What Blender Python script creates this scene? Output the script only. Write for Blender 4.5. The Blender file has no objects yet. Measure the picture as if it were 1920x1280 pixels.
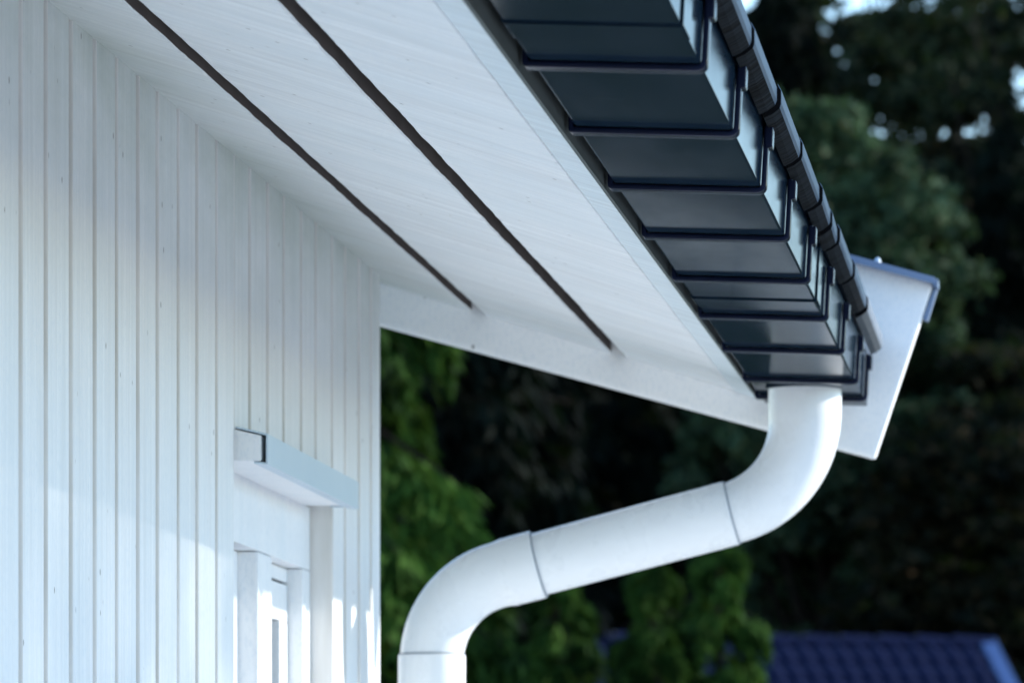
import bpy, bmesh, math, random
import numpy as np
from mathutils import Vector

random.seed(7); rng = np.random.default_rng(7)
SC = bpy.context.scene
COL = SC.collection
H = 2.1                                   # eye height of the photographer above the ground

# ------------------------------------------------------------------ camera
cam = bpy.data.cameras.new('camera'); co = bpy.data.objects.new('camera', cam); COL.objects.link(co)
cam.sensor_width = 36; cam.lens = 210; cam.shift_y = (1657 - 640) / 1920
cam.clip_start = 0.05; cam.clip_end = 2000
co.location = (0, 0, H); co.rotation_euler = (math.pi / 2, 0, math.atan(1130 / 11200))
cam.dof.use_dof = True; cam.dof.focus_distance = 5.3; cam.dof.aperture_fstop = 18
SC.camera = co

# ------------------------------------------------------------------ light
SUN = Vector((1.0, 0.36, 0.445)).normalized()          # towards the sun
elev = math.asin(SUN.z); azim = math.atan2(SUN.x, SUN.y)
w = bpy.data.worlds.new('World'); SC.world = w; w.use_nodes = True
nt = w.node_tree; bg = nt.nodes['Background']
sky = nt.nodes.new('ShaderNodeTexSky'); sky.sky_type = 'NISHITA'; sky.sun_disc = False
sky.sun_elevation = elev; sky.sun_rotation = azim; sky.air_density = 1.0; sky.dust_density = 0.0; sky.ozone_density = 3.0
nt.links.new(sky.outputs[0], bg.inputs[0]); bg.inputs[1].default_value = 0.15
sl = bpy.data.lights.new('sun', 'SUN'); so = bpy.data.objects.new('sun', sl); COL.objects.link(so)
sl.energy = 2.7; sl.angle = math.radians(0.6); sl.color = (1.0, 0.95, 0.89)
so.rotation_euler = (-SUN).to_track_quat('-Z', 'Y').to_euler(); so.location = (8, 10, 12)
SC.view_settings.view_transform = 'Standard'; SC.view_settings.look = 'None'
SC.view_settings.exposure = 1.43; SC.view_settings.gamma = 1.0; SC.view_settings.use_curve_mapping = False
SC.render.engine = 'CYCLES'
SC.cycles.use_denoising = True
try: SC.cycles.denoiser = 'OPENIMAGEDENOISE'
except Exception: pass
SC.cycles.max_bounces = 10; SC.cycles.diffuse_bounces = 6; SC.cycles.transmission_bounces = 4
SC.cycles.sample_clamp_indirect = 6

# ------------------------------------------------------------------ materials
class Mat:
    def __init__(s, name, rough=0.6, spec=0.4, metal=0.0):
        s.m = bpy.data.materials.new(name); s.m.use_nodes = True
        s.t = s.m.node_tree; s.b = s.t.nodes['Principled BSDF']
        s.b.inputs['Roughness'].default_value = rough; s.b.inputs['Metallic'].default_value = metal
        s.b.inputs['Specular IOR Level'].default_value = spec
        s.geo = s.t.nodes.new('ShaderNodeNewGeometry')
    def n(s, typ, **kw):
        k = s.t.nodes.new(typ)
        for a, v in kw.items(): setattr(k, a, v)
        return k
    def l(s, a, b): s.t.links.new(a, b)
    def pos(s, sx=1, sy=1, sz=1):
        m = s.n('ShaderNodeMapping'); m.inputs['Scale'].default_value = (sx, sy, sz)
        s.l(s.geo.outputs['Position'], m.inputs[0]); return m.outputs[0]
    def noise(s, vec, scale, detail=4, rough=0.55):
        k = s.n('ShaderNodeTexNoise'); k.inputs['Scale'].default_value = scale
        k.inputs['Detail'].default_value = detail; k.inputs['Roughness'].default_value = rough
        s.l(vec, k.inputs['Vector']); return k.outputs['Fac']
    def ramp(s, fac, stops):
        k = s.n('ShaderNodeValToRGB'); e = k.color_ramp.elements
        while len(e) < len(stops): e.new(0.5)
        for el, (p, c) in zip(e, stops):
            el.position = p; el.color = (*c, 1) if len(c) == 3 else c
        s.l(fac, k.inputs[0]); return k.outputs[0]
    def mix(s, fac, a, b, mode='MIX'):
        k = s.n('ShaderNodeMix', data_type='RGBA', blend_type=mode)
        for sock, v in ((k.inputs[0], fac), (k.inputs[6], a), (k.inputs[7], b)):
            if hasattr(v, 'links'): s.l(v, sock)
            elif isinstance(v, tuple): sock.default_value = (*v, 1)
            else: sock.default_value = v
        return k.outputs[2]
    def mul(s, a, b, op='MULTIPLY'):
        k = s.n('ShaderNodeMath', operation=op)
        for sock, v in ((k.inputs[0], a), (k.inputs[1], b)):
            if hasattr(v, 'links'): s.l(v, sock)
            else: sock.default_value = v
        return k.outputs[0]
    def color(s, v):
        if isinstance(v, tuple): s.b.inputs['Base Color'].default_value = (*v, 1)
        else: s.l(v, s.b.inputs['Base Color'])
    def bump(s, h, strength, dist=0.002):
        k = s.n('ShaderNodeBump'); k.inputs['Strength'].default_value = strength; k.inputs['Distance'].default_value = dist
        s.l(h, k.inputs['Height']); s.l(k.outputs[0], s.b.inputs['Normal'])
    def rough(s, v): s.l(v, s.b.inputs['Roughness'])
W3 = lambda v: (v, v, v)
M = {}

def painted_wood(name, base, grain, mildew, specks=True, streak=0.10, axis='z'):
    """white paint on sawn timber; grain = position scale with a low value along the grain"""
    m = Mat(name, 0.62, 0.25)
    g = m.noise(m.pos(*grain), 1.0, 6, 0.65)
    g2 = m.noise(m.pos(*[a * 0.22 for a in grain]), 1.0, 4, 0.6)
    c = m.mix(m.ramp(g, [(0.35, W3(0)), (0.68, W3(1))]), tuple(b * (1 - streak) for b in base), base)
    c = m.mix(m.ramp(g2, [(0.42, W3(0)), (0.66, W3(0.5))]), c, tuple(b * f for b, f in zip(base, (0.86, 0.90, 0.92))))
    fine = m.noise(m.pos(260, 260, 110), 1.0, 3, 0.7)
    c = m.mix(m.ramp(fine, [(0.36, W3(0.55)), (0.52, W3(0))]), c, tuple(b * f for b, f in zip(base, (0.80, 0.84, 0.88))))
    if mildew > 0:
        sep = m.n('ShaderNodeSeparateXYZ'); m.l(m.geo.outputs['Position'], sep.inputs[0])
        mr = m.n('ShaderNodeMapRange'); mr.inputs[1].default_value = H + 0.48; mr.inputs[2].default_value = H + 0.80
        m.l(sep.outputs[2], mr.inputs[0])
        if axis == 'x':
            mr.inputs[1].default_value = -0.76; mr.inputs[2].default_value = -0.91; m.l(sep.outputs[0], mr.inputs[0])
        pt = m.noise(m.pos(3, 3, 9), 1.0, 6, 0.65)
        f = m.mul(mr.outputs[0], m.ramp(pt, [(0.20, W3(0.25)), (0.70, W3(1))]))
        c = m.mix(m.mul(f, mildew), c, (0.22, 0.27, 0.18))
    if specks:
        v = m.n('ShaderNodeTexVoronoi'); v.inputs['Scale'].default_value = 1.0; m.l(m.pos(34, 34, 24), v.inputs['Vector'])
        sp = m.ramp(v.outputs['Distance'], [(0.05, W3(1)), (0.09, W3(0))])
        gate = m.ramp(m.noise(m.pos(9, 9, 7), 1.0, 2), [(0.47, W3(0)), (0.55, W3(1))])
        c = m.mix(m.mul(m.mul(sp, gate), 0.75), c, (0.10, 0.08, 0.06))
    m.color(c)
    m.bump(g, 0.35, 0.0012)
    return m.m

M['wall'] = painted_wood('painted_cladding', (0.81, 0.815, 0.81), (70, 70, 3.0), 0.6, True, 0.14)
M['soffit'] = painted_wood('painted_soffit', (0.81, 0.82, 0.82), (6, 34, 6), 0.5, True, 0.19, 'x')
M['lip'] = painted_wood('sawn_fascia', (0.70, 0.76, 0.78), (6, 45, 10), 0.0, False, 0.22)
M['trim'] = painted_wood('painted_trim', (0.82, 0.825, 0.83), (50, 50, 5), 0.0, False, 0.04)
M['barge'] = painted_wood('painted_bargeboard', (0.90, 0.89, 0.87), (7, 40, 30), 0.0, True, 0.05)

m = Mat('white_lacquered_steel', 0.28, 0.45)
m.color(m.mix(m.ramp(m.noise(m.pos(9, 9, 6), 1.0, 5), [(0.4, W3(0)), (0.7, W3(1))]), (0.80, 0.82, 0.83), (0.76, 0.785, 0.80)))
m.rough(m.ramp(m.noise(m.pos(40, 40, 25), 1.0, 4), [(0.3, W3(0.22)), (0.7, W3(0.36))])); M['pipe'] = m.m

m = Mat('blue_white_flashing', 0.35, 0.45)
m.color(m.mix(m.noise(m.pos(12, 12, 12), 1.0, 4), (0.42, 0.52, 0.60), (0.48, 0.57, 0.64))); M['flash'] = m.m
m = Mat('dark_blue_cap', 0.4, 0.4); m.color(m.mix(m.noise(m.pos(15, 15, 15), 1.0, 4), (0.12, 0.17, 0.27), (0.16, 0.22, 0.33))); M['cap'] = m.m

m = Mat('anthracite_steel', 0.3, 0.5); m.b.inputs['IOR'].default_value = 1.035
d = m.noise(m.pos(20, 5, 20), 1.0, 5)
sc = m.ramp(m.noise(m.pos(14, 160, 40), 1.0, 5, 0.7), [(0.62, W3(0)), (0.74, W3(1))])
c = m.mix(m.ramp(d, [(0.35, W3(0)), (0.7, W3(1))]), (0.006, 0.014, 0.024), (0.010, 0.019, 0.031))
m.color(m.mix(m.mul(sc, 0.25), c, (0.11, 0.13, 0.14)))
m.rough(m.ramp(d, [(0.3, W3(0.08)), (0.7, W3(0.13))])); M['gutter'] = m.m

m = Mat('dark_strap_steel', 0.25, 0.5); m.b.inputs['IOR'].default_value = 1.14
m.color(m.mix(m.noise(m.pos(60, 60, 60), 1.0, 3), (0.005, 0.008, 0.022), (0.010, 0.014, 0.034))); M['strap'] = m.m

m = Mat('grey_green_backing', 0.75, 0.2)
m.color(m.mix(m.noise(m.pos(25, 8, 25), 1.0, 5), (0.055, 0.066, 0.064), (0.10, 0.115, 0.11))); M['backing'] = m.m

m = Mat('brown_underlay', 0.9, 0.1)
m.color(m.mix(m.noise(m.pos(20, 6, 20), 1.0, 5), (0.050, 0.043, 0.040), (0.095, 0.080, 0.072))); M['under'] = m.m
m = Mat('raw_board_edge', 0.9, 0.1)
m.color(m.mix(m.noise(m.pos(30, 12, 30), 1.0, 5), (0.10, 0.086, 0.078), (0.20, 0.17, 0.155))); M['raw'] = m.m
m = Mat('tan_groove', 0.8, 0.1)
m.color(m.mix(m.ramp(m.noise(m.pos(40, 40, 6), 1.0, 5), [(0.35, W3(0)), (0.65, W3(1))]), (0.62, 0.60, 0.565), (0.75, 0.735, 0.715))); M['groove'] = m.m

m = Mat('gap_shade', 0.9, 0.1); m.color((0.004, 0.004, 0.005)); M['gap'] = m.m

m = Mat('slate_blue_tile', 0.45, 0.5); m.b.inputs['IOR'].default_value = 1.15
d = m.noise(m.pos(30, 9, 30), 1.0, 5)
m.color(m.mix(m.ramp(d, [(0.35, W3(0)), (0.7, W3(1))]), (0.040, 0.065, 0.10), (0.058, 0.085, 0.125)))
m.bump(m.noise(m.pos(260, 260, 260), 1.0, 3), 0.15, 0.001); M['tile'] = m.m

m = Mat('rough_tile_nose', 0.9, 0.05)
d = m.noise(m.pos(10, 75, 10), 1.0, 2, 0.5)
k = m.ramp(d, [(0.44, W3(0)), (0.56, W3(1))])
big = m.ramp(m.noise(m.pos(8, 26, 8), 1.0, 3), [(0.35, W3(0.15)), (0.65, W3(1))])
m.color(m.mix(m.mul(k, big), (0.010, 0.013, 0.017), (0.0015, 0.0015, 0.002)))
m.bump(m.mul(d, -1.0), 0.9, 0.003); M['nose'] = m.m

m = Mat('pale_verge_tile', 0.6, 0.3); m.color(m.mix(m.noise(m.pos(40, 12, 40), 1.0, 5), (0.10, 0.125, 0.16), (0.16, 0.185, 0.22))); M['ptile'] = m.m
m = Mat('pale_tile_nose', 0.85, 0.1); m.color(m.mix(m.noise(m.pos(14, 60, 14), 1.0, 4), (0.05, 0.06, 0.07), (0.11, 0.125, 0.14))); M['pnose'] = m.m
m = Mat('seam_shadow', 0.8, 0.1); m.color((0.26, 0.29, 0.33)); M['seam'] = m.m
m = Mat('window_glass', 0.06, 0.6); m.color((0.10, 0.13, 0.15)); M['glass'] = m.m

m = Mat('gravel_yard', 0.9, 0.2)
v = m.n('ShaderNodeTexVoronoi'); v.inputs['Scale'].default_value = 40; m.l(m.geo.outputs['Position'], v.inputs['Vector'])
m.color(m.mix(v.outputs['Color'], (0.50, 0.485, 0.455), (0.70, 0.68, 0.64))); m.bump(v.outputs['Distance'], 0.6, 0.02); M['yard'] = m.m
m = Mat('lawn_ground', 0.95, 0.1)
m.color(m.mix(m.noise(m.pos(1.5, 1.5, 1.5), 1.0, 6), (0.020, 0.035, 0.014), (0.045, 0.060, 0.024))); M['lawn'] = m.m
m = Mat('bark', 0.9, 0.1)
m.color(m.mix(m.noise(m.pos(14, 14, 3), 1.0, 5), (0.010, 0.008, 0.007), (0.028, 0.022, 0.018))); M['bark'] = m.m

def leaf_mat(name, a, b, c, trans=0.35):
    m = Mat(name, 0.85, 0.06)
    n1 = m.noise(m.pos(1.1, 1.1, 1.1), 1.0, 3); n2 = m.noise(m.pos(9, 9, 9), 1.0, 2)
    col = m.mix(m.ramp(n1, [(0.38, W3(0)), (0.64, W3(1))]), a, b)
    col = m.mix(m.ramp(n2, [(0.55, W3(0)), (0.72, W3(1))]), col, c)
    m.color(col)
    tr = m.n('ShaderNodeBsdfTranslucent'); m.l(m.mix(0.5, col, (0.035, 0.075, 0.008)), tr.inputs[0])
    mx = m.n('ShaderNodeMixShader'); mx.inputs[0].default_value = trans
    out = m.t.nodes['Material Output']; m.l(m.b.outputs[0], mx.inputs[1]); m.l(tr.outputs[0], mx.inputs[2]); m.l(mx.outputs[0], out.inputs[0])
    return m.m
M['spruce'] = leaf_mat('spruce_needles', (0.003, 0.009, 0.003), (0.040, 0.095, 0.016), (0.085, 0.17, 0.030), 0.25)
M['broad'] = leaf_mat('broad_leaves', (0.003, 0.007, 0.004), (0.010, 0.020, 0.009), (0.034, 0.027, 0.012), 0.18)
M['fresh'] = leaf_mat('fresh_leaves', (0.010, 0.022, 0.014), (0.060, 0.105, 0.055), (0.13, 0.13, 0.075), 0.22)
M['rust'] = leaf_mat('rusty_leaves', (0.004, 0.007, 0.005), (0.018, 0.020, 0.012), (0.075, 0.046, 0.020), 0.15)
M['hazy'] = leaf_mat('airy_leaves', (0.008, 0.014, 0.010), (0.028, 0.042, 0.026), (0.075, 0.062, 0.035), 0.2)
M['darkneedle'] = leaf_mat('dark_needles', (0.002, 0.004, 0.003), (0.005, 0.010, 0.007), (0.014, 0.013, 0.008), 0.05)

m = Mat('blue_glazed_tile', 0.3, 0.5); m.b.inputs['IOR'].default_value = 1.15
m.color(m.mix(m.noise(m.pos(3, 3, 3), 1.0, 4), (0.008, 0.010, 0.032), (0.013, 0.017, 0.048))); M['ntile'] = m.m
m = Mat('blue_verge_metal', 0.35, 0.5); m.color((0.05, 0.095, 0.22)); m.b.inputs['IOR'].default_value = 1.2; M['nverge'] = m.m
m = Mat('neighbour_render', 0.8, 0.2); m.color(m.mix(m.noise(m.pos(2, 2, 2), 1.0, 4), (0.42, 0.40, 0.36), (0.50, 0.48, 0.44))); M['nwall'] = m.m

# ------------------------------------------------------------------ mesh helpers
def mesh_obj(name, verts, faces, mats, parent=None, base=(0, 0, 0), mi=None, smooth=False):
    me = bpy.data.meshes.new(name); b = Vector(base)
    me.from_pydata([tuple(Vector(v) - b) for v in verts], [], faces); me.update()
    for q in (mats if isinstance(mats, (list, tuple)) else [mats]): me.materials.append(q)
    if mi: me.polygons.foreach_set('material_index', mi)
    bm = bmesh.new(); bm.from_mesh(me); bmesh.ops.recalc_face_normals(bm, faces=bm.faces); bm.to_mesh(me); bm.free()
    if smooth: me.polygons.foreach_set('use_smooth', [True] * len(me.polygons))
    o = bpy.data.objects.new(name, me); COL.objects.link(o); o.parent = parent
    return o
def bevel(o, w, seg=2, angle=0.5):
    bm = bmesh.new(); bm.from_mesh(o.data)
    ed = [e for e in bm.edges if len(e.link_faces) == 2 and e.calc_face_angle(0) > angle]
    bmesh.ops.bevel(bm, geom=ed, offset=w, segments=seg, affect='EDGES', profile=0.6); bm.to_mesh(o.data); bm.free()
    return o
def prism(prof, y0, y1, fall=0.0):
    """closed x-z profile pushed along y; fall lowers z with y"""
    n = len(prof); V = [(x, y, z - fall * y) for y in (y0, y1) for x, z in prof]
    F = [tuple(range(n)), tuple(range(2 * n - 1, n - 1, -1))] + [(i, (i + 1) % n, n + (i + 1) % n, n + i) for i in range(n)]
    return V, F
def box(x0, x1, y0, y1, z0, z1): return prism([(x0, z0), (x1, z0), (x1, z1), (x0, z1)], y0, y1)
def offset_line(P, d):
    """offset an open x-z polyline to its left by d, mitred"""
    P = [Vector(p) for p in P]; out = []
    for i, p in enumerate(P):
        ns = []
        if i: t = (p - P[i - 1]).normalized(); ns.append(Vector((-t.y, t.x)))
        if i < len(P) - 1: t = (P[i + 1] - p).normalized(); ns.append(Vector((-t.y, t.x)))
        nn = sum(ns, Vector((0, 0))).normalized(); out.append(tuple(p + nn * (d / max(0.4, nn.dot(ns[0])))))
    return out
def round_line(P, radii, seg=5):
    P = [Vector(p) for p in P]; out = [tuple(P[0])]
    for i in range(1, len(P) - 1):
        r = radii[i]
        if r <= 0: out.append(tuple(P[i])); continue
        a = (P[i - 1] - P[i]).normalized(); b = (P[i + 1] - P[i]).normalized()
        tl = r / math.tan(a.angle(b) / 2); s, e = P[i] + a * tl, P[i] + b * tl
        for k in range(seg + 1):
            t = k / seg; out.append(tuple(s * (1 - t) ** 2 + P[i] * 2 * t * (1 - t) + e * t * t))
    out.append(tuple(P[-1])); return out
def tube(path, radii, seg=40, thick=None):
    """swept round tube through 3-D points with a radius at each"""
    P = [Vector(p) for p in path]; V = []; F = []
    for i, p in enumerate(P):
        t = (P[min(i + 1, len(P) - 1)] - P[max(i - 1, 0)]).normalized()
        a = Vector((0, 1, 0)); a = (a - t * a.dot(t))
        if a.length < 0.2: a = Vector((1, 0, 0)) - t * t.x
        a.normalize(); b = t.cross(a)
        for k in range(seg):
            q = 2 * math.pi * k / seg; V.append(tuple(p + (a * math.cos(q) + b * math.sin(q)) * radii[i]))
    for i in range(len(P) - 1):
        for k in range(seg):
            k2 = (k + 1) % seg; F.append((i * seg + k, i * seg + k2, (i + 1) * seg + k2, (i + 1) * seg + k))
    F.append(tuple(range(seg))); F.append(tuple((len(P) - 1) * seg + k for k in range(seg)))
    return V, F
def smooth_by_angle(o, ang=0.6):
    me = o.data; me.polygons.foreach_set('use_smooth', [True] * len(me.polygons))
    bm = bmesh.new(); bm.from_mesh(me)
    for e in bm.edges: e.smooth = len(e.link_faces) == 2 and e.calc_face_angle(0) < ang
    bm.to_mesh(me); bm.free(); return o
def empty(name, loc, label, cat, group=None):
    o = bpy.data.objects.new(name, None); COL.objects.link(o); o.location = loc; o.empty_display_size = 0.2
    o['label'] = label; o['category'] = cat
    if group: o['group'] = group
    return o
def up(P): return [(x, z + H) for x, z in P]

# ------------------------------------------------------------------ ground
def sheet(name, x0, x1, y0, y1, z, mat):
    o = mesh_obj(name, [(x0, y0, z), (x1, y0, z), (x1, y1, z), (x0, y1, z)], [(0, 1, 2, 3)], mat); o['kind'] = 'structure'; return o
sheet('ground', -500, 500, -200, 900, 0.0, M['lawn'])
sheet('yard', -0.96, 14.0, -30.0, 12.0, 0.004, M['yard'])

# ================================================================== THE HOUSE
Y0, YC, YB = -2.0, 7.30, 7.45            # start of the modelled stretch, wall corner, inner face of the bargeboard
XW = -0.8995                             # outer face of the cladding
SL = 0.31                                # roof slope
sof = lambda x: 0.7485 + SL * (XW - x) * 1.0   # soffit height over the eye
HB = (-4.6, 2.6, 0.0)
house = empty('house', HB, 'white timber house with vertical board cladding and deep white eaves', 'house')
XR = -4.6
# --- the solid wall body (gabled prism)
prof = up([(-0.962, -H), (-0.962, sof(-0.962) + 0.03), (XR, sof(XR) + 0.03), (2 * XR + 0.962, sof(-0.962) + 0.03), (2 * XR + 0.962, -H)])
wall = mesh_obj('wall', *prism(prof, Y0, YC - 0.02), M['trim'], house, HB)

# --- cladding boards, one by one
joints = [4.881, 4.998, 5.12, 5.24, 5.357, 5.476, 5.588, 5.715, 5.833, 5.963, 6.077, 6.195, 6.326, 6.45, 6.591, 6.712, 6.854, 6.972, 7.101, 7.215, 7.30]
pre = [4.881 - 0.1195 * k for k in range(1, 25)][::-1]
joints = pre + joints
WY0, WY1, WZ1, WZ0 = 6.077, 6.854, 0.436, -0.95
def board(y0, y1, z0, z1, dx, g=0.0185):
    xf = XW + dx; xb = -0.9625; dp = 0.0062; b = 0.0010
    prof = [(xb, y0 + .0002), (xf - b, y0 + .0002), (xf, y0 + b), (xf, y1 - g - b * 1.5), (xf - b, y1 - g), (xf - dp, y1 - g + .0005), (xf - dp, y1), (xb, y1)]
    n = len(prof); V = [(x, y, z) for z in (z0 + H, z1 + H) for x, y in prof]
    F = [tuple(range(n)), tuple(range(2 * n - 1, n - 1, -1))] + [(i, (i + 1) % n, n + (i + 1) % n, n + i) for i in range(n)]
    return mesh_obj('cladding_board', V, F, [M['wall'], M['groove']], wall, HB, [0, 0] + [1 if i in (0, 1, 5) else 0 for i in range(n)])  # groove floor and near edge in a darker tan than the board face
top = sof(XW) + 0.004
for a, b in zip(joints[:-1], joints[1:]):
    dx = random.uniform(-0.0003, 0.0003)
    if WY0 - .01 < a and b < WY1 + .01:
        board(a, b, WZ1 + 0.004, top, dx); board(a, b, -H + 0.25, WZ0, dx)
    else: board(a, b, -H + 0.25, top, dx, 0.003 if b in (WY0, YC) else 0.0185)
plinth = mesh_obj('plinth', *box(-0.961, -0.915, pre[0], YC - .01, 0.0, 0.26), M['backing'], house, HB)

# --- soffit: dark underlay with three boards and open gaps
def sprof(xa, xb, lo, hi): return up([(xa, sof(xa) + lo), (xb, sof(xb) + lo), (xb, sof(xb) + hi), (xa, sof(xa) + hi)])
soffit = mesh_obj('soffit', *prism(sprof(-0.97, -0.4725, 0.036, 0.046), Y0, YB - .003), M['under'], house, HB)
def wavy_board(xa, xb, seed):
    """soffit board with slightly ragged long edges"""
    r = random.Random(seed); n = 420; V = []; F = []; ja = jb = 0.0
    for i in range(n + 1):
        y = Y0 + (YB - 0.001 - Y0) * i / n
        ja = 0.5 * ja + r.uniform(-1, 1) * 0.0007; jb = 0.5 * jb + r.uniform(-1, 1) * 0.0007
        a = xa + (0 if seed == 1 else ja); b = xb + jb
        V += [(a, y, sof(a) + H + 0.0012), (a + .0015, y, sof(a) + H), (b - .0015, y, sof(b) + H), (b, y, sof(b) + H + 0.0012), (b, y, sof(b) + H + 0.02), (a, y, sof(a) + H + 0.02)]
    for i in range(n):
        for k in range(6):
            k2 = (k + 1) % 6; F.append((6 * i + k, 6 * i + k2, 6 * i + 6 + k2, 6 * i + 6 + k))
    F += [tuple(range(6)), tuple(6 * n + k for k in range(6))]
    mi = [1 if k in (3, 5) else 0 for i in range(n) for k in range(6)] + [0, 0]
    return mesh_obj('soffit_board', V, F, [M['soffit'], M['raw']], soffit, HB, mi)
wavy_board(-0.962, -0.8032, 1); wavy_board(-0.7848, -0.6273, 2); wavy_board(-0.6081, -0.4722, 3)
# --- fascia behind the gutter
fz = lambda x: sof(x) - 0.0015
fascia = mesh_obj('fascia_board', *prism(up([(-0.4716, fz(-0.4716)), (-0.4445, fz(-0.4445)), (-0.4445, 0.700), (-0.4716, 0.708)]), Y0, YB - .004), M['lip'], house, HB)
bevel(fascia, 0.0012, 1)
back = mesh_obj('fascia_flashing', *prism(up([(-0.4443, fz(-0.4445) - .001), (-0.4405, fz(-0.4405) - .001), (-0.4405, 0.700), (-0.4443, 0.700)]), Y0, YB - .006), M['backing'], house, HB)

# --- roof deck and tiles
tt = lambda x: 0.684 + SL * (-0.287 - x)           # tile top line
deck = mesh_obj('roof', *prism(up([(-0.42, tt(-0.42) - 0.032), (XR, tt(XR) - 0.032), (2 * XR + 0.42, tt(-0.42) - 0.032), (2 * XR + 0.42, tt(-0.42) - 0.06), (XR, tt(XR) - 0.06), (-0.42, tt(-0.42) - 0.06)]), Y0, YB - .006), M['under'], house, HB)
tj = [4.725 - 0.36 * k for k in range(1, 19)][::-1] + [4.725, 5.09, 5.455, 5.82, 6.03, 6.19, 6.55, 6.91, 7.415]
def tile_mesh(wd, pale):
    P = [(-0.3005, 0.657), (-0.2935, 0.6601), (-0.287, 0.665), (-0.2855, 0.669), (-0.2855, 0.680), (-0.2885, 0.6855), (-0.66, tt(-0.66) + .006), (-0.66, tt(-0.66) - 0.016), (-0.33, tt(-0.33) - 0.020), (-0.3005, 0.6725)]
    n = len(P); e = 0.004
    V = []
    for y, ins in ((0.0008, 0.001), (0.003, 0), (wd - 0.003, 0), (wd - 0.0008, 0.001)):
        q = 1 - y / wd; sx, sz = -0.0006 + 0.0030 * q, -0.0018 * q
        for k, (x, z) in enumerate(P):
            s = ins * (0.55 if k in (3, 4, 5) else 0.25 if k in (0, 1, 2) else 0)
            V.append((x - s + 0.2855 + sx, y, z - 0.684 + sz))
    F = []; mi = []
    for r in range(3):
        for i in range(n):
            F.append((r * n + i, r * n + (i + 1) % n, (r + 1) * n + (i + 1) % n, (r + 1) * n + i)); mi.append(1 if i in (0, 1) else 0)
    F += [tuple(range(n)), tuple(range(4 * n - 1, 3 * n - 1, -1))]; mi += [2, 2]  # tile end faces painted near-black, standing in for shade in the joints
    me = bpy.data.meshes.new('roof_tile'); me.from_pydata(V, [], F); me.materials.append(M['ptile' if pale else 'tile']); me.materials.append(M['pnose' if pale else 'nose']); me.materials.append(M['gap'])
    me.polygons.foreach_set('material_index', mi)
    bm = bmesh.new(); bm.from_mesh(me); bmesh.ops.recalc_face_normals(bm, faces=bm.faces); bm.to_mesh(me); bm.free()
    return me
tm = {}
for row in range(11):
    for a, b in zip(tj[:-1], tj[1:]):
        wd = round(b - a, 3)
        if wd not in tm: tm[wd] = tile_mesh(wd, b > 7.3)
        o = bpy.data.objects.new('roof_tile', tm[wd]); COL.objects.link(o); o.parent = deck
        x = -0.2855 - 0.345 * row
        dz = random.uniform(-0.0018, 0.0018); dxx = random.uniform(-0.0004, 0.0008)
        o.location = (x + dxx - HB[0], a - HB[1], tt(x) + H + dz + 0.008 * (row > 0) - HB[2])
# --- bargeboard with its metal cap
low = lambda x: 0.5296 + 0.277 * (-0.2975 - x)
hi = lambda x: 0.749 + 0.277 * (-0.2255 - x)
bp = [(-0.2975, low(-0.2975)), (-0.2262, 0.742), (-0.2262, hi(-0.2262)), (XR, hi(XR)), (XR, low(XR))]
barge = mesh_obj('bargeboard', *prism(up(bp), YB, YB + 0.028), M['barge'], house, HB)
bevel(barge, 0.0045, 2)
bp2 = [(2 * XR - x, z) for x, z in bp][::-1]
mesh_obj('bargeboard', *prism(up(bp2), YB, YB + 0.028), M['barge'], house, HB)
cap = mesh_obj('verge_cap', *prism(up([(-0.222, hi(-0.222) + .0015), (-0.222, hi(-0.222) + .0045), (XR, hi(XR) + .0045), (XR, hi(XR) + .0015)]), YB - 0.028, YB + 0.034), M['cap'], barge, HB)
lipo = mesh_obj('cap_lip', *prism(up([(-0.2218, hi(-0.222) - .0045), (-0.2218, hi(-0.222) + .004), (XR, hi(XR) + .004), (XR, hi(XR) - .0045)]), YB - 0.0305, YB - 0.0283), M['cap'], barge, HB)
mesh_obj('cap_end', *prism(up([(-0.2255, 0.7425), (-0.2185, 0.7415), (-0.2185, 0.752), (-0.2255, 0.752)]), YB - 0.012, YB + 0.034), M['cap'], barge, HB)
ang = math.atan2(0.742 - 0.5296, 0.0713)
ex = lambda z: -0.2975 + (z - 0.5296) / math.tan(ang)
mesh_obj('cap_end', *prism(up([(ex(0.704) + .001, 0.704), (ex(0.704) + .007, 0.702), (ex(0.742) + .006, 0.7405), (ex(0.742) + .001, 0.7405)]), YB + 0.004, YB + 0.034), M['cap'], barge, HB)
# a screw head on the cap
V, F = tube([(-0.2935, YB - .012, H + hi(-0.2935) + .003), (-0.2935, YB - .012, H + hi(-0.2935) + .008), (-0.2935, YB - .012, H + hi(-0.2935) + .011)], [.0045, .004, .002], 14)
smooth_by_angle(mesh_obj('screw_head', V, F, M['flash'], barge, HB))

# --- window, set back in the cladding under a small hood
win = mesh_obj('window', *box(-0.963, -0.9275, WY0 + .001, WY1 - .001, H + WZ0, H + WZ0 + .06), M['trim'], house, HB)
def wpart(name, x0, x1, y0, y1, z0, z1, mat='trim', bv=0.0015):
    o = mesh_obj(name, *box(x0, x1, y0, y1, H + z0, H + z1), M[mat], win, HB)
    if bv: bevel(o, bv, 2)
    return o
wpart('header_board', -0.9625, -0.9262, WY0 + .001, WY1 - .0015, 0.3625, 0.4355)
wpart('mullion', -0.9622, -0.9258, 6.429, 6.5355, WZ0 + .0605, 0.3618, bv=.003)
wpart('jamb', -0.9623, -0.9260, 6.790, WY1 - .0017, WZ0 + .0605, 0.3618)
wpart('jamb', -0.9623, -0.9260, WY0 + .001, 6.165, WZ0 + .0605, 0.3618)
wpart('sill', -0.9620, -0.8800, WY0 - .02, WY1 + .02, WZ0 - .0302, WZ0 - .001)
wpart('sash_stile', -0.9621, -0.9480, 6.366, 6.4285, WZ0 + .0605, 0.3617)
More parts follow.
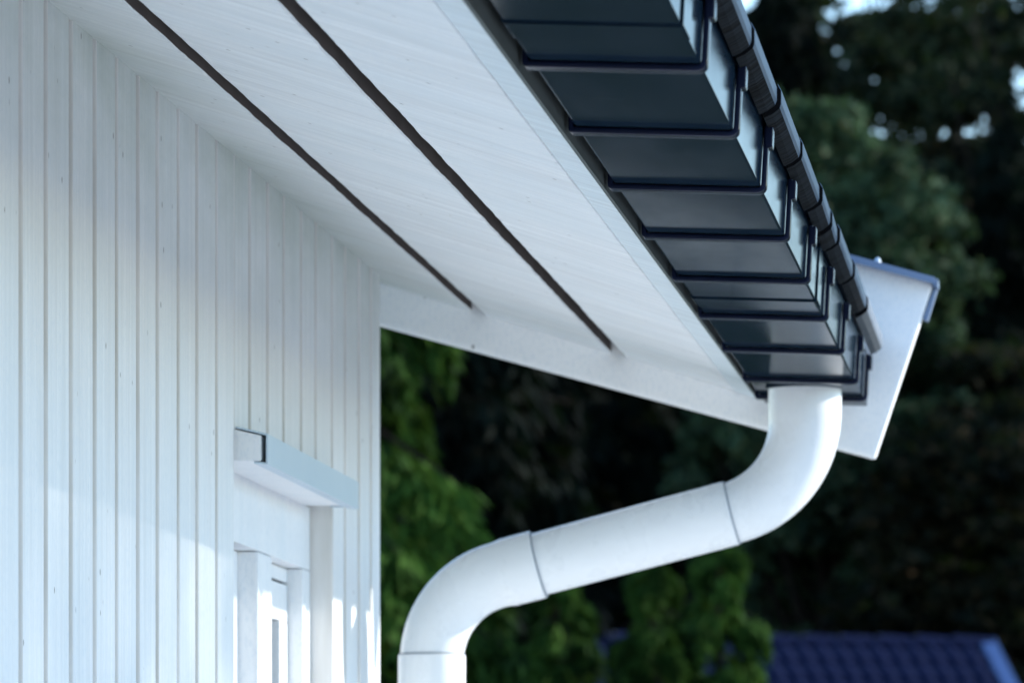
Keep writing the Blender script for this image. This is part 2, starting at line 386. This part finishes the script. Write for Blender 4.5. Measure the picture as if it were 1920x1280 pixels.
wpart('pane', -0.9580, -0.9530, 6.1655, 6.3655, WZ0 + .0605, 0.3617, 'glass', 0)
for ya, yb in ((6.5365, 6.789),):
    wpart('frame_rail', -0.9621, -0.9440, ya, yb, 0.3455, 0.3615)
    wpart('sash_rail', -0.9621, -0.9438, ya + .002, yb - .002, 0.300, 0.3425)
    wpart('sash_rail', -0.9621, -0.9438, ya + .002, yb - .002, WZ0 + .0605, WZ0 + .12)
    wpart('sash_stile', -0.9619, -0.9436, yb - .064, yb - .0025, WZ0 + .121, 0.2995)
    wpart('sash_stile', -0.9619, -0.9436, ya + .0025, ya + .064, WZ0 + .121, 0.2995)
    wpart('pane', -0.9580, -0.9530, ya + .0645, yb - .0645, WZ0 + .1215, 0.299, 'glass', 0)
    wpart('shadow_gap', -0.9618, -0.9500, ya + .001, yb - .001, 0.3426, 0.3454, 'gap', 0)
hy0, hy1 = WY0 + .0005, 6.820
hood = mesh_obj('window_hood', *prism(up([(XW - .03, 0.4352), (-0.8722, 0.4345), (-0.8722, 0.4608), (XW + .0008, 0.4670), (XW - .03, 0.4670)]), hy0, hy1 - .012), M['trim'], house, HB)
bevel(hood, 0.001, 1)
fl = mesh_obj('hood_flashing', *prism(up([(-0.8795, 0.4322), (-0.8655, 0.4312), (-0.8655, 0.4625), (XW + .001, 0.4705), (XW + .001, 0.4685), (-0.8672, 0.4608), (-0.8672, 0.4330), (-0.8795, 0.4340)]), hy0 + .001, hy1), M['flash'], hood, HB)
mesh_obj('hood_end', *prism(up([(XW + .0005, 0.4340), (-0.8660, 0.4332), (-0.8660, 0.4615), (XW + .0005, 0.4680)]), hy1 - .0015, hy1 + .0015), M['flash'], hood, HB)

# ================================================================== THE GUTTER
FALL = 0.0047; GB = (-0.37, 5.0, H + 0.6); gz = FALL * 4.4208
gutter = empty('gutter', GB, 'dark anthracite box gutter hung in straps along the white eaves', 'gutter')
OUT = round_line(up([(-0.4322, 0.684 + gz), (-0.4322, 0.6110 + gz), (-0.3052, 0.6062 + gz), (-0.3021, 0.6660 + gz)]), [0, 0.0025, 0.0022, 0], 4)
def trough(y0, y1, grow=0.0, name='trough'):
    o = [tuple(p) for p in offset_line(OUT, -grow)] if grow else OUT
    inn = offset_line(o, 0.0014)
    V, F = prism(o + inn[::-1], y0, y1, FALL)
    return mesh_obj(name, V, F, M['gutter'], gutter, GB)
trough(Y0, 4.2115); trough(4.2135, 6.122); trough(6.124, 7.405)
trough(4.217, 4.288, 0.0016, 'joint_sleeve'); trough(6.128, 6.195, 0.0016, 'joint_sleeve')
ec = mesh_obj('end_cap', *prism(OUT, 7.4055, 7.4075, FALL), M['gutter'], gutter, GB)
OUTS = up([(-0.4326, 0.690 + gz), (-0.4326, 0.6106 + gz), (-0.3046, 0.6057 + gz), (-0.30165, 0.6590 + gz)])
# straps
def strap(y):
    a = round_line(offset_line(OUTS, -0.0003), [0, .002, .004, 0], 5)
    b = round_line(offset_line(OUTS, -0.0048), [0, .004, .0095, 0], 5)
    V, F = prism(a + b[::-1], -0.012, 0.012)
    V = [(x, yy + y, z - FALL * y) for x, yy, z in V]
    o = mesh_obj('bracket', V, F, M['strap'], gutter, GB)
    bevel(o, 0.0014, 2, 1.0); smooth_by_angle(o, 0.5)
    c = mesh_obj('clip', *prism(up([(-0.3015, 0.6395 + gz), (-0.2945, 0.6400 + gz), (-0.2937, 0.6575 + gz), (-0.3010, 0.6575 + gz)]), y - .0128, y + .0128, 0), M['strap'], o, GB)
    for v in c.data.vertices: v.co.z -= FALL * y
    bevel(c, 0.0015, 2); return o
for k in range(-8, 8): strap(4.4208 + 0.3756 * k)
strap(7.29)

# ================================================================== THE DOWNPIPE
PB = (-0.8207, 7.17, 0.0)
pipe = empty('downpipe', PB, 'white round downpipe with two elbows leading from gutter outlet to house corner', 'downpipe')
py = 7.17
A = Vector((-0.6918, 0.3856)); B = Vector((-0.4583, 0.4459)); t = (B - A).normalized()
def arc(p0, corner, p1, n=22):
    """true circular arc tangent to p0-corner and corner-p1"""
    p0, c, p1 = Vector(p0), Vector(corner), Vector(p1)
    a = (p0 - c).normalized(); b = (p1 - c).normalized(); tl = (p0 - c).length; half = a.angle(b) / 2
    r = tl * math.tan(half); cen = c + (a + b).normalized() * (tl / math.cos(half))
    v0 = p0 - cen; v1 = c + b * tl - cen; om = v0.angle(v1)
    return [tuple(cen + (v0 * math.sin((1 - k / n) * om) + v1 * math.sin(k / n * om)) / math.sin(om)) for k in range(n + 1)]
P3 = lambda L: [(x, py, z + H) for x, z in L]
def pipe_part(name, L, R):
    o = mesh_obj(name, *tube(P3(L), R, 56), M['pipe'], pipe, PB); smooth_by_angle(o, 0.5); return o
# upper elbow: flared at the outlet, narrowing into the sloping pipe
cz = B.y + t.y / t.x * (-0.370 - B.x); corner = Vector((-0.370, cz)); tl = (corner - B).length
L = arc((-0.370, cz + tl), corner, B)
path = [(-0.370, 0.603), (-0.370, 0.590), (-0.370, 0.575)] + L + [tuple(B - t * 0.03)]
n = len(L); R = [0.0435, 0.0440, 0.0440] + [0.0437 - (0.0437 - 0.0370) * (k / (n - 1)) ** 0.9 for k in range(n)] + [0.0366]
pipe_part('elbow', path, R)
# sloping pipe
a0 = A - t * 0.035
rim = lambda p, q, r: ([tuple(p), tuple(p + (q - p).normalized() * .0008)], [r - .0008, r])
S = [tuple(a0), tuple(A), tuple(A + t * .01), tuple(B - t * .001), tuple(B)]
pipe_part('pipe_section', S, [0.0376, 0.0378, 0.0380, 0.0392, 0.0384])
# lower elbow with socket
cz2 = A.y - t.y / t.x * (A.x + 0.8209); corner2 = Vector((-0.8209, cz2)); sock = A - t * 0.050
tl2 = (corner2 - sock).length; L2 = arc(sock, corner2, (-0.8209, cz2 - tl2))
path = [tuple(A), tuple(A - t * .0008), tuple(A - t * .038), tuple(A - t * .044)] + L2 + [(-0.8209, 0.255)]
n = len(L2); pipe_part('elbow', path, [0.0408, 0.0417, 0.0414, 0.0402] + [0.0396 - 0.0012 * (k / (n - 1)) for k in range(n)] + [0.0384])
# standing pipe with socket top
pipe_part('pipe_section', [(-0.8207, 0.277), (-0.8207, 0.2762), (-0.8207, 0.20), (-0.8207, 0.19), (-0.8207, -H + .25)], [0.0400, 0.0409, 0.0407, 0.0386, 0.0386])
pipe_part('shoe', arc((-0.8207, -H + .251), (-0.8207, -H + .12), (-0.72, -H + .045), 12), [0.0402] * 13)
V, F = tube([(-0.897, py, H - .35), (-0.858, py, H - .35)], [.006, .006], 12); mesh_obj('wall_clip', V, F, M['pipe'], pipe, PB)
V, F = tube([(-0.8207, py, H - .365), (-0.8207, py, H - .335)], [.043, .043], 40); mesh_obj('wall_clip', V, F, M['pipe'], pipe, PB)
V, F = tube([(-0.897, py, 0.5), (-0.858, py, 0.5)], [.006, .006], 12); mesh_obj('wall_clip', V, F, M['pipe'], pipe, PB)
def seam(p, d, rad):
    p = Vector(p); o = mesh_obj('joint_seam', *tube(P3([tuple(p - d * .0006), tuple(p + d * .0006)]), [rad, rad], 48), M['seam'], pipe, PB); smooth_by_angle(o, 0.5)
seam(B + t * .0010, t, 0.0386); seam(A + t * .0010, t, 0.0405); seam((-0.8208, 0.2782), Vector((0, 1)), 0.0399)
# outlet rim under the gutter
gzb = lambda x: 0.6062 - 0.0378 * (x + 0.3052) - FALL * (py - 4.4208)
V, F = tube([(-0.370, py, H + gzb(-.37) + .002), (-0.370, py, H + gzb(-.37) - .0015)], [.0475, .0475], 48); mesh_obj('outlet_rim', V, F, M['gutter'], pipe, PB)

# ================================================================== TREES
def quads(name, C, U, Vv, mat, parent):
    """many small leaf faces: centre, half-length and half-width vectors"""
    n = len(C); P = np.empty((n, 4, 3), np.float32)
    P[:, 0] = C - U; P[:, 1] = C + Vv; P[:, 2] = C + U; P[:, 3] = C - Vv
    me = bpy.data.meshes.new(name); me.vertices.add(4 * n); me.loops.add(4 * n); me.polygons.add(n)
    me.vertices.foreach_set('co', P.ravel()); me.loops.foreach_set('vertex_index', np.arange(4 * n, dtype=np.int32))
    me.polygons.foreach_set('loop_start', np.arange(0, 4 * n, 4, dtype=np.int32)); me.update(calc_edges=True)
    me.materials.append(mat); o = bpy.data.objects.new(name, me); COL.objects.link(o); o.parent = parent; return o
def unit(a): return a / np.maximum(np.linalg.norm(a, axis=1, keepdims=True), 1e-6)
def limbs(paths, name, parent):
    V = []; F = []
    for pth, r0, r1 in paths:
        n = len(pth); v, f = tube(pth, [r0 + (r1 - r0) * i / (n - 1) for i in range(n)], 7)
        k = len(V); V += v; F += [tuple(i + k for i in q) for q in f]
    return mesh_obj(name, V, F, M['bark'], parent, smooth=True)

def conifer(loc, ht, rad, seed, mat, nbr, per, spray, droop, z0, label, group):
    r = np.random.default_rng(seed); root = empty('conifer_tree', loc, label, 'tree', group)
    C = []; U = []; Wd = []; br = []
    for i in range(nbr):
        q = (i + r.random()) / nbr; z = z0 + (ht - z0) * q ** 1.15
        L = rad * (1 - z / ht) ** 0.8 * r.uniform(0.65, 1.12) + 0.12; a = i * 2.39996 + r.uniform(-.4, .4)
        s = np.sqrt(r.random(per)) ; s = 0.12 + 0.88 * s
        dr = droop * L; dirh = np.array([math.cos(a), math.sin(a), 0]); side = np.array([-math.sin(a), math.cos(a), 0])
        wob = r.normal(0, .05)
        base = np.outer(s * L, dirh) + np.outer((0.10 * s - (s ** 1.7) * 1.0) * dr + wob * s, [0, 0, 1]) + np.array([0, 0, z])
        lat = r.normal(0, 1, per) * (0.07 + 0.20 * (1 - s)) * min(L, 1.3)
        hang = -np.abs(r.normal(0, 1, per)) * (0.05 + 0.10 * min(L, 1.2))
        c = base + np.outer(lat, side) + np.outer(hang, [0, 0, 1])
        u = unit(np.outer(np.ones(per), dirh) * r.uniform(.1, .7, (per, 1)) + np.outer(np.sign(lat) * r.uniform(.1, .6, per), side) + np.outer(-r.uniform(.3, 1.2, per), [0, 0, 1]))
        wv = unit(np.cross(u, r.normal(0, 1, (per, 3))))
        ln = spray * r.uniform(.6, 1.4, (per, 1))
        C.append(c); U.append(u * ln); Wd.append(wv * ln * 0.30)
        br.append(([(0, 0, z), tuple(dirh * L * .5 + np.array([0, 0, z - .12 * dr])), tuple(dirh * L * .95 + np.array([0, 0, z - .8 * dr]))], 0.010 + 0.010 * L, 0.004))
    quads('crown', np.concatenate(C), np.concatenate(U), np.concatenate(Wd), mat, root)
    limbs([([(0, 0, -0.1), (0.02, 0, ht * .35), (0, 0.03, ht * .98)], 0.03 * ht ** .8 + .02, 0.012)] + br, 'trunk', root)
    return root

def leafy(loc, ht, rad, seed, mat, ncl, per, leaf, clr, label, group, zc=0.62, zs=0.42):
    r = np.random.default_rng(seed); root = empty('leafy_tree', loc, label, 'tree', group)
    d = unit(r.normal(0, 1, (ncl, 3))); rr = (0.35 + 0.65 * r.random((ncl, 1)) ** .5)
    cen = d * rr * np.array([rad, rad, ht * zs]) + np.array([0, 0, ht * zc])
    cen += r.normal(0, .2, cen.shape); sz = clr * r.uniform(.55, 1.35, (ncl, 1))
    idx = np.repeat(np.arange(ncl), per); N = len(idx)
    off = unit(r.normal(0, 1, (N, 3))) * (r.random((N, 1)) ** .45) * sz[idx] * np.array([1.15, 1.15, .62])
    C = cen[idx] + off; u = unit(r.normal(0, 1, (N, 3)) + off * 1.2 - np.array([0, 0, .25])); wv = unit(np.cross(u, r.normal(0, 1, (N, 3))))
    ln = leaf * r.uniform(.6, 1.4, (N, 1))
    quads('crown', C, u * ln, wv * ln * .55, mat, root)
    paths = [([(0, 0, -0.1), (.08, .03, ht * .3), (-.05, .1, ht * .6), (.05, 0, ht * .85)], 0.035 * ht ** .8 + .02, 0.03)]
    for k in r.choice(ncl, min(26, ncl), replace=False):
        e = cen[k]; zb = min(ht * .7, max(ht * .22, e[2] * .6)); paths.append(([(0.0, 0, zb), tuple(np.array([e[0] * .45, e[1] * .45, zb + (e[2] - zb) * .35])), tuple(e)], 0.05, 0.012))
    limbs(paths, 'trunk', root); return root

def copy_tree(src, loc, rz, s, label=None):
    o = src.copy(); COL.objects.link(o); o.location = loc; o.rotation_euler = (0, 0, rz); o.scale = (s, s, s)
    if label: o['label'] = label
    for ch in src.children:
        c = ch.copy(); COL.objects.link(c); c.parent = o
    return o

# bright drooping spruce close behind the house corner
sp1 = conifer((-3.75, 27, 0), 7.6, 1.55, 11, M['spruce'], 84, 430, 0.07, 0.38, 0.5, 'tall fresh green spruce with drooping sprays close behind the house corner', None)
sp2 = conifer((-2.32, 35, 0), 4.15, 0.85, 12, M['spruce'], 70, 260, 0.055, 0.34, 0.3, 'small bright green spruce in front of the blue tiled roof', 'small spruces before the blue roof')
for x, y, a, q in [(-3.15, 34, 1.3, 0.95), (-2.74, 35.6, 2.9, 0.98), (-2.56, 33.4, 4.4, 0.86)]: copy_tree(sp2, (x, y, 0), a, q)
lf1 = leafy((-3.1, 65, 0), 11.6, 1.5, 21, M['fresh'], 250, 130, 0.085, 0.32, 'green leafy tree with loose clumps rising beside the gutter edge', None, 0.66, 0.27)
GP = 'dark pines of the wood'
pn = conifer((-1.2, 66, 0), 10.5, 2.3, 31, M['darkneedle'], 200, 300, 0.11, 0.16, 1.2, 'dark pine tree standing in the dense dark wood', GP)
spots = [(-6.8, 50, .4, 1.0), (-5.3, 45, 2.1, 0.95), (-3.6, 67, 1.1, 1.15), (-6.3, 68, .2, 1.2), (1.6, 67, 1.9, 0.72), (-9.4, 60, 5.0, 1.1), (-0.2, 80, 3.3, 0.95),
         (-4.8, 84, 4.4, 1.4), (-7.8, 82, 2.5, 1.3), (-2.2, 86, .9, 1.05), (-12.0, 66, 1.2, 1.2), (2.6, 92, 5.5, 0.85),
         (-10.5, 96, 2.2, 1.5), (-6.4, 99, 1.2, 1.5), (-3.4, 103, 3.1, 1.15), (-0.9, 98, 4.1, 1.1), (4.0, 68, 4.0, 0.75), (6.8, 63, 2.2, 0.75), (4.2, 52, .6, 0.65), (7.2, 50, 3.6, 0.7),
         (5.2, 29.5, 1.1, 0.7), (7.6, 32, .1, 0.75), (5.0, 36, 2.6, 0.6), (6.4, 41, 3.9, 0.65), (9.5, 36.5, 5.2, 0.9), (3.6, 46, 4.9, 0.6), (9.8, 57, 1.6, 1.0), (10.6, 68, 2.7, 1.0), (11.0, 47, 1.3, 1.0)]
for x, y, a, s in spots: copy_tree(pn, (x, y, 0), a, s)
GL = 'leafy trees in the dark wood'
lf2 = leafy((-0.7, 63.5, 0), 8.2, 2.3, 41, M['rust'], 200, 150, 0.10, 0.42, 'rounded leafy tree with brownish tints in the dark wood', GL, 0.5, 0.45)
for x, y, a, s in [(-2.9, 78, 3.0, 1.5), (2.4, 74, .5, 1.3), (-9.0, 76, 4.2, 1.5)]: copy_tree(lf2, (x, y, 0), a, s)

lf3 = leafy((-2.2, 81, 0), 16.4, 2.2, 61, M['hazy'], 90, 190, 0.11, 0.5, 'tall airy leafy tree with sky showing through its top', 'tall airy trees at the back of the wood', 0.66, 0.31)
for x, y, a, s in [(-3.7, 90, 2.0, 1.10), (-0.9, 77, 4.0, 0.95), ]: copy_tree(lf3, (x, y, 0), a, s)
# added tree, out of view: its leaves break up low sun on the wall
leafy((15.2, 9.4, 0), 13.6, 3.2, 51, M['broad'], 700, 37, 0.06, 0.6, 'unseen tree added across the yard to break up sun on the wall', None, 0.77, 0.13)

# ================================================================== THE NEIGHBOUR HOUSE
NA = math.radians(17); NR = Vector((-1.20, 60.0, H + 2.39))           # right end of its ridge
NB = (NR.x, NR.y, 0.0)
nb = empty('neighbour_house', NB, 'house with blue glazed tile roof and bright blue metal verge', 'house'); nb.rotation_euler = (0, 0, NA)
WN, pit, run = 6.6, math.radians(30), 2.6
zr = NR.z
def nobj(name, V, F, mat, parent=nb): return mesh_obj(name, V, F, M[mat], parent)
ze = zr - run * math.tan(pit)
# local axes: x along ridge (negative = left), y away from the viewer
pr = [(-run + .35, 0), (-run + .35, ze + .12), (0, zr - .12), (run - .35, ze + .12), (run - .35, 0)]
V = [(x, y, z) for x in (-WN + .25, -.25) for y, z in pr]; k = len(pr)
F = [tuple(range(k)), tuple(range(2 * k - 1, k - 1, -1))] + [(i, (i + 1) % k, k + (i + 1) % k, k + i) for i in range(k)]
nobj('wall', V, F, 'nwall')
pr = [(-run, ze - .02), (0, zr - .02), (run, ze - .02), (run, ze - .10), (0, zr - .10), (-run, ze - .10)]
V = [(x, y, z) for x in (-WN, 0) for y, z in pr]; k = len(pr)
F = [tuple(range(k)), tuple(range(2 * k - 1, k - 1, -1))] + [(i, (i + 1) % k, k + (i + 1) % k, k + i) for i in range(k)]
nroof = nobj('roof', V, F, 'ntile')
# one pantile: a wave across, lying down the slope
tw, tl_, N = 0.19, 0.36, 8
V = []
for j, (s, lift) in enumerate(((0.0, 0.006), (tl_ + .03, 0.06))):
    for i in range(N + 1):
        u = i / N; V.append((u * tw, -s * math.cos(pit), -s * math.sin(pit) + lift + 0.05 * (0.5 + 0.5 * math.sin(2 * math.pi * u))))
for i in range(N + 1):
    x, y, z = V[N + 1 + i]; V.append((x, y - .002, z - .05))
F = [(i, i + 1, N + 2 + i, N + 1 + i) for i in range(N)] + [(N + 1 + i, N + 2 + i, 2 * N + 3 + i, 2 * N + 2 + i) for i in range(N)]
pt = bpy.data.meshes.new('roof_tile'); pt.from_pydata(V, [], F); pt.materials.append(M['ntile']); pt.polygons.foreach_set('use_smooth', [True] * len(F))
cols = int((WN - .16) / tw)
for rrow in range(8):
    for cidx in range(cols):
        s = 0.10 + rrow * tl_
        o = bpy.data.objects.new('roof_tile', pt); COL.objects.link(o); o.parent = nroof
        o.location = (-.16 - (cidx + 1) * tw, -s * math.cos(pit), zr - s * math.sin(pit))
# ridge caps and verge
for i in range(17):
    V, F = tube([(-.02 - i * .385, 0, zr - .005), (-.02 - (i + 1) * .385 - .03, 0, zr + .008)], [.085, .098], 14); smooth_by_angle(nobj('ridge_cap', V, F, 'ntile', nroof))
L_ = run / math.cos(pit) + .03
for x in (-.16, -WN - .0):
    V = [(x + dx, -s * math.cos(pit), zr - s * math.sin(pit) + dz) for s in (-.02, L_) for dx, dz in ((0, -.12), (.17, -.12), (.17, .075), (0, .075))]
    bevel(nobj('verge', V, [(0, 1, 2, 3), (7, 6, 5, 4), (0, 4, 5, 1), (1, 5, 6, 2), (2, 6, 7, 3), (3, 7, 4, 0)], 'nverge'), .01)
